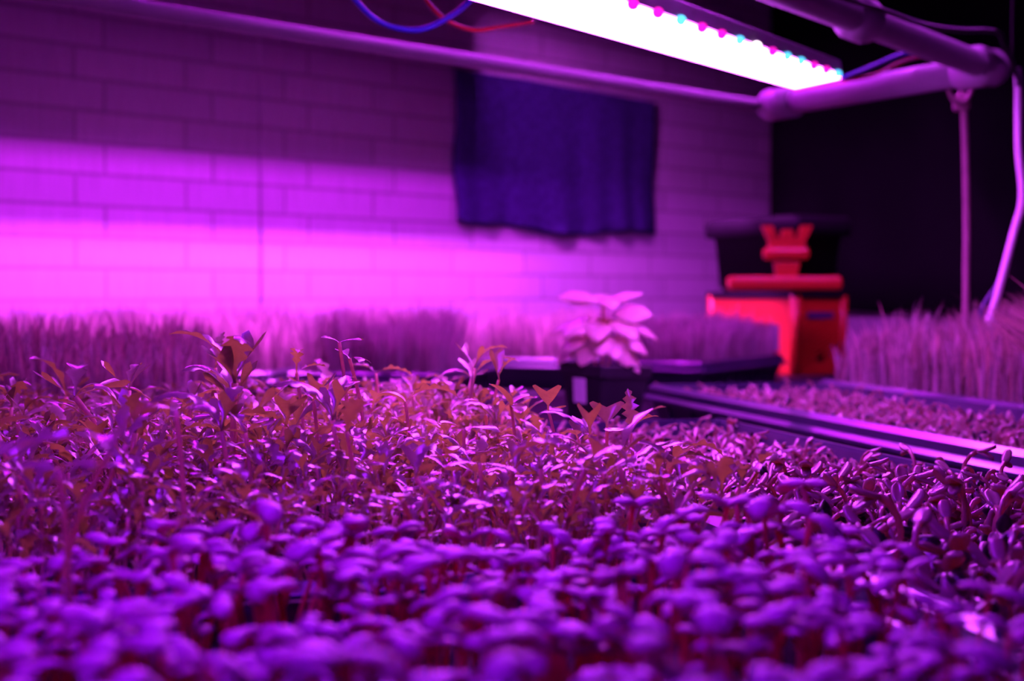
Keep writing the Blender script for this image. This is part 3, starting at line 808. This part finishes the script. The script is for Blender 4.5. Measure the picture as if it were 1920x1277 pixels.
# ------------------------------------------------------------ PVC rack
hR = .303
Pc = Vector((.636, 2.0, HC + hR)); dirW = Vector((.7, .714, 0)).normalized()
rk = empty('pipe_rack', (Pc.x, Pc.y, HC + hR))
tag(rk, 'white plastic pipe frame above the trays, its corner at upper right', 'rack')
def rel(v): return v - Vector((Pc.x, Pc.y, HC + hR))
near_end = Pc + (Vector((.295, 1.53, HC + hR)) - Pc).normalized() * 1.6
P2e = Vector((.405, 2.40, HC + hR))
mb = MB(); mb.tube([rel(Pc), rel(near_end)], .017, 14); mb.build('pipe', 'pvc', rk, smooth=True)
mb = MB(); mb.tube([rel(Pc), rel(P2e)], .019, 14); mb.build('pipe', 'pvc', rk, smooth=True)
mb = MB(); mb.tube([rel(P2e), rel(P2e - dirW * 2.2)], .009, 14); mb.build('pipe', 'pvc', rk, smooth=True)
for (q_, d_, rad) in ((Pc, (near_end - Pc).normalized(), .024), (Pc, (P2e - Pc).normalized(), .024), (P2e - (P2e - Pc).normalized() * .06, (P2e - Pc).normalized(), .025)):
    mb = MB(); mb.tube([rel(q_ - d_ * .012), rel(q_ + d_ * .05)], rad, 14); mb.build('pipe_fitting', 'pvc', rk, smooth=True)
kk = Pc + (near_end - Pc).normalized() * .40
mb = MB(); dd = (near_end - Pc).normalized(); mb.tube([rel(kk), rel(kk + dd * .02), rel(kk + dd * .05), rel(kk + dd * .06)], [.019, .025, .025, .019], 14); mb.build('pipe_fitting', 'pvc', rk, smooth=True)
for e_ in (near_end, P2e - dirW * 2.2, Pc + Vector((.03, .0, 0))):
    mb = MB(); mb.tube([rel(e_ + Vector((0, 0, .0))), rel(Vector((e_.x, e_.y, HC + 1.3)))], .0012, 6); mb.build('hanging_wire', 'cord_black', rk)

def cord(name, pts, rad, mat, label, cat='cord', group=None):
    v, f = tube(smooth_path(pts, 6), rad, 8); o = mesh_obj(name, v, f, mat)
    return tag(o, label, cat, group)
# rope hanging from the rear pipe down to the table behind the grass
z_ = 2.12
cord('hanging_rope', [pix(1796, 195, z_), pix(1806, 190, z_), pix(1812, 400, z_), pix(1811, 560, z_), pix(1812, 800 - 6, z_)], .0050, 'rope_tan', 'thin straight dusky pink rope hanging into the right-hand wheatgrass', 'rope')
lp = [pix(1800 + 24 * math.sin(a), 146 - 48 * math.cos(a), 2.10 + .035 * math.cos(a * .5)) for a in [i * math.pi / 6 for i in range(13)]]
cord('rope_loop', lp, .0035, 'rope_tan', 'loop of cord knotted around the rear pipe near the corner', 'rope')
mb = MB(); kc = pix(1802, 192, z_); mb.box(kc.x - .011, kc.x + .011, kc.y - .01, kc.y + .01, kc.z - .012, kc.z + .010)
o = mb.build('knot', 'rope_tan', bevel=.005); tag(o, 'small reddish knot below the loop of cord', 'knot')
z_ = 1.95
cord('white_cord', [pix(1906, 128, z_), pix(1909, 160, z_), pix(1910, 280, z_), pix(1917, 370, z_), pix(1900, 440, z_), pix(1868, 560, z_), pix(1840, 650, z_), pix(1815, 760, z_)], .0052, 'cord_white', 'bright pale cord hanging and slanting into the grass at the right edge')
cord('dark_cord', [pix(1896, 460, z_ + .01), pix(1872, 530, z_ + .015), pix(1845, 572, z_ + .015), pix(1838, 605, z_ + .015), pix(1842, 700, z_ + .015)], .0032, 'cord_dark', 'dark blue cord curving beside the bright pale cord')
z_ = 1.80
cord('black_cable', [pix(1490, -60, 1.5), pix(1560, -12, 1.52), pix(1650, 18, 1.62), pix(1730, 46, 1.72), pix(1800, 57, 1.80), pix(1868, 60, 1.88), pix(1885, 90, 1.9), pix(1906, 140, 1.94), pix(1909, 160, 1.935)], .0030, 'cord_black', 'black cable running along the near pipe to the corner', 'cable')
cord('red_wire', [pix(1580, 152, 2.0), pix(1640, 140, 2.05), pix(1700, 112, 2.08), pix(1760, 100, 2.09), pix(1796, 100, 2.09)], .0022, 'wire_red', 'thin red wire from the end of the glowing lamp to the pipe', 'wire')
cord('blue_wire', [pix(1580, 146, 2.0), pix(1640, 122, 2.05), pix(1700, 98, 2.08), pix(1760, 94, 2.09), pix(1790, 104, 2.09)], .0022, 'wire_blue', 'thin blue wire from the end of the glowing lamp to the pipe', 'wire')
cord('blue_wire', [pix(640, -40, 1.3), pix(670, 5, 1.3), pix(720, 45, 1.32), pix(790, 55, 1.34), pix(860, 20, 1.36), pix(900, -20, 1.37)], .0026, 'wire_blue', 'thin blue wire sagging at the top, left of the glowing lamp', 'wire')
cord('red_wire', [pix(780, -30, 1.4), pix(820, 25, 1.4), pix(880, 55, 1.42), pix(940, 50, 1.44), pix(1000, 40, 1.46)], .0022, 'wire_red', 'thin red wire sagging beside the near edge of the glowing lamp', 'wire')

# ------------------------------------------------------------ light of the room, camera
w = bpy.data.worlds.new('World'); sc.world = w; w.use_nodes = True
bg = w.node_tree.nodes['Background']; bg.inputs[0].default_value = (.40, .004, 1, 1); bg.inputs[1].default_value = .05
cam = bpy.data.cameras.new('Camera'); co = bpy.data.objects.new('Camera', cam); COL.objects.link(co)
co.location = (0, 0, HC); co.rotation_euler = (math.pi / 2 - PITCH, 0, 0)
cam.sensor_width = 23.6; cam.lens = 23.6 * F_PX / 1920; cam.clip_start = .02
cam.dof.use_dof = True; cam.dof.focus_distance = .86; cam.dof.aperture_fstop = cam.lens / 6.6; cam.dof.aperture_blades = 7
sc.camera = co
vs = sc.view_settings; vs.view_transform = 'Standard'; vs.look = 'None'; vs.exposure = 0; vs.gamma = 1; vs.use_curve_mapping = False
sc.cycles.max_bounces = 8; sc.cycles.use_denoising = True
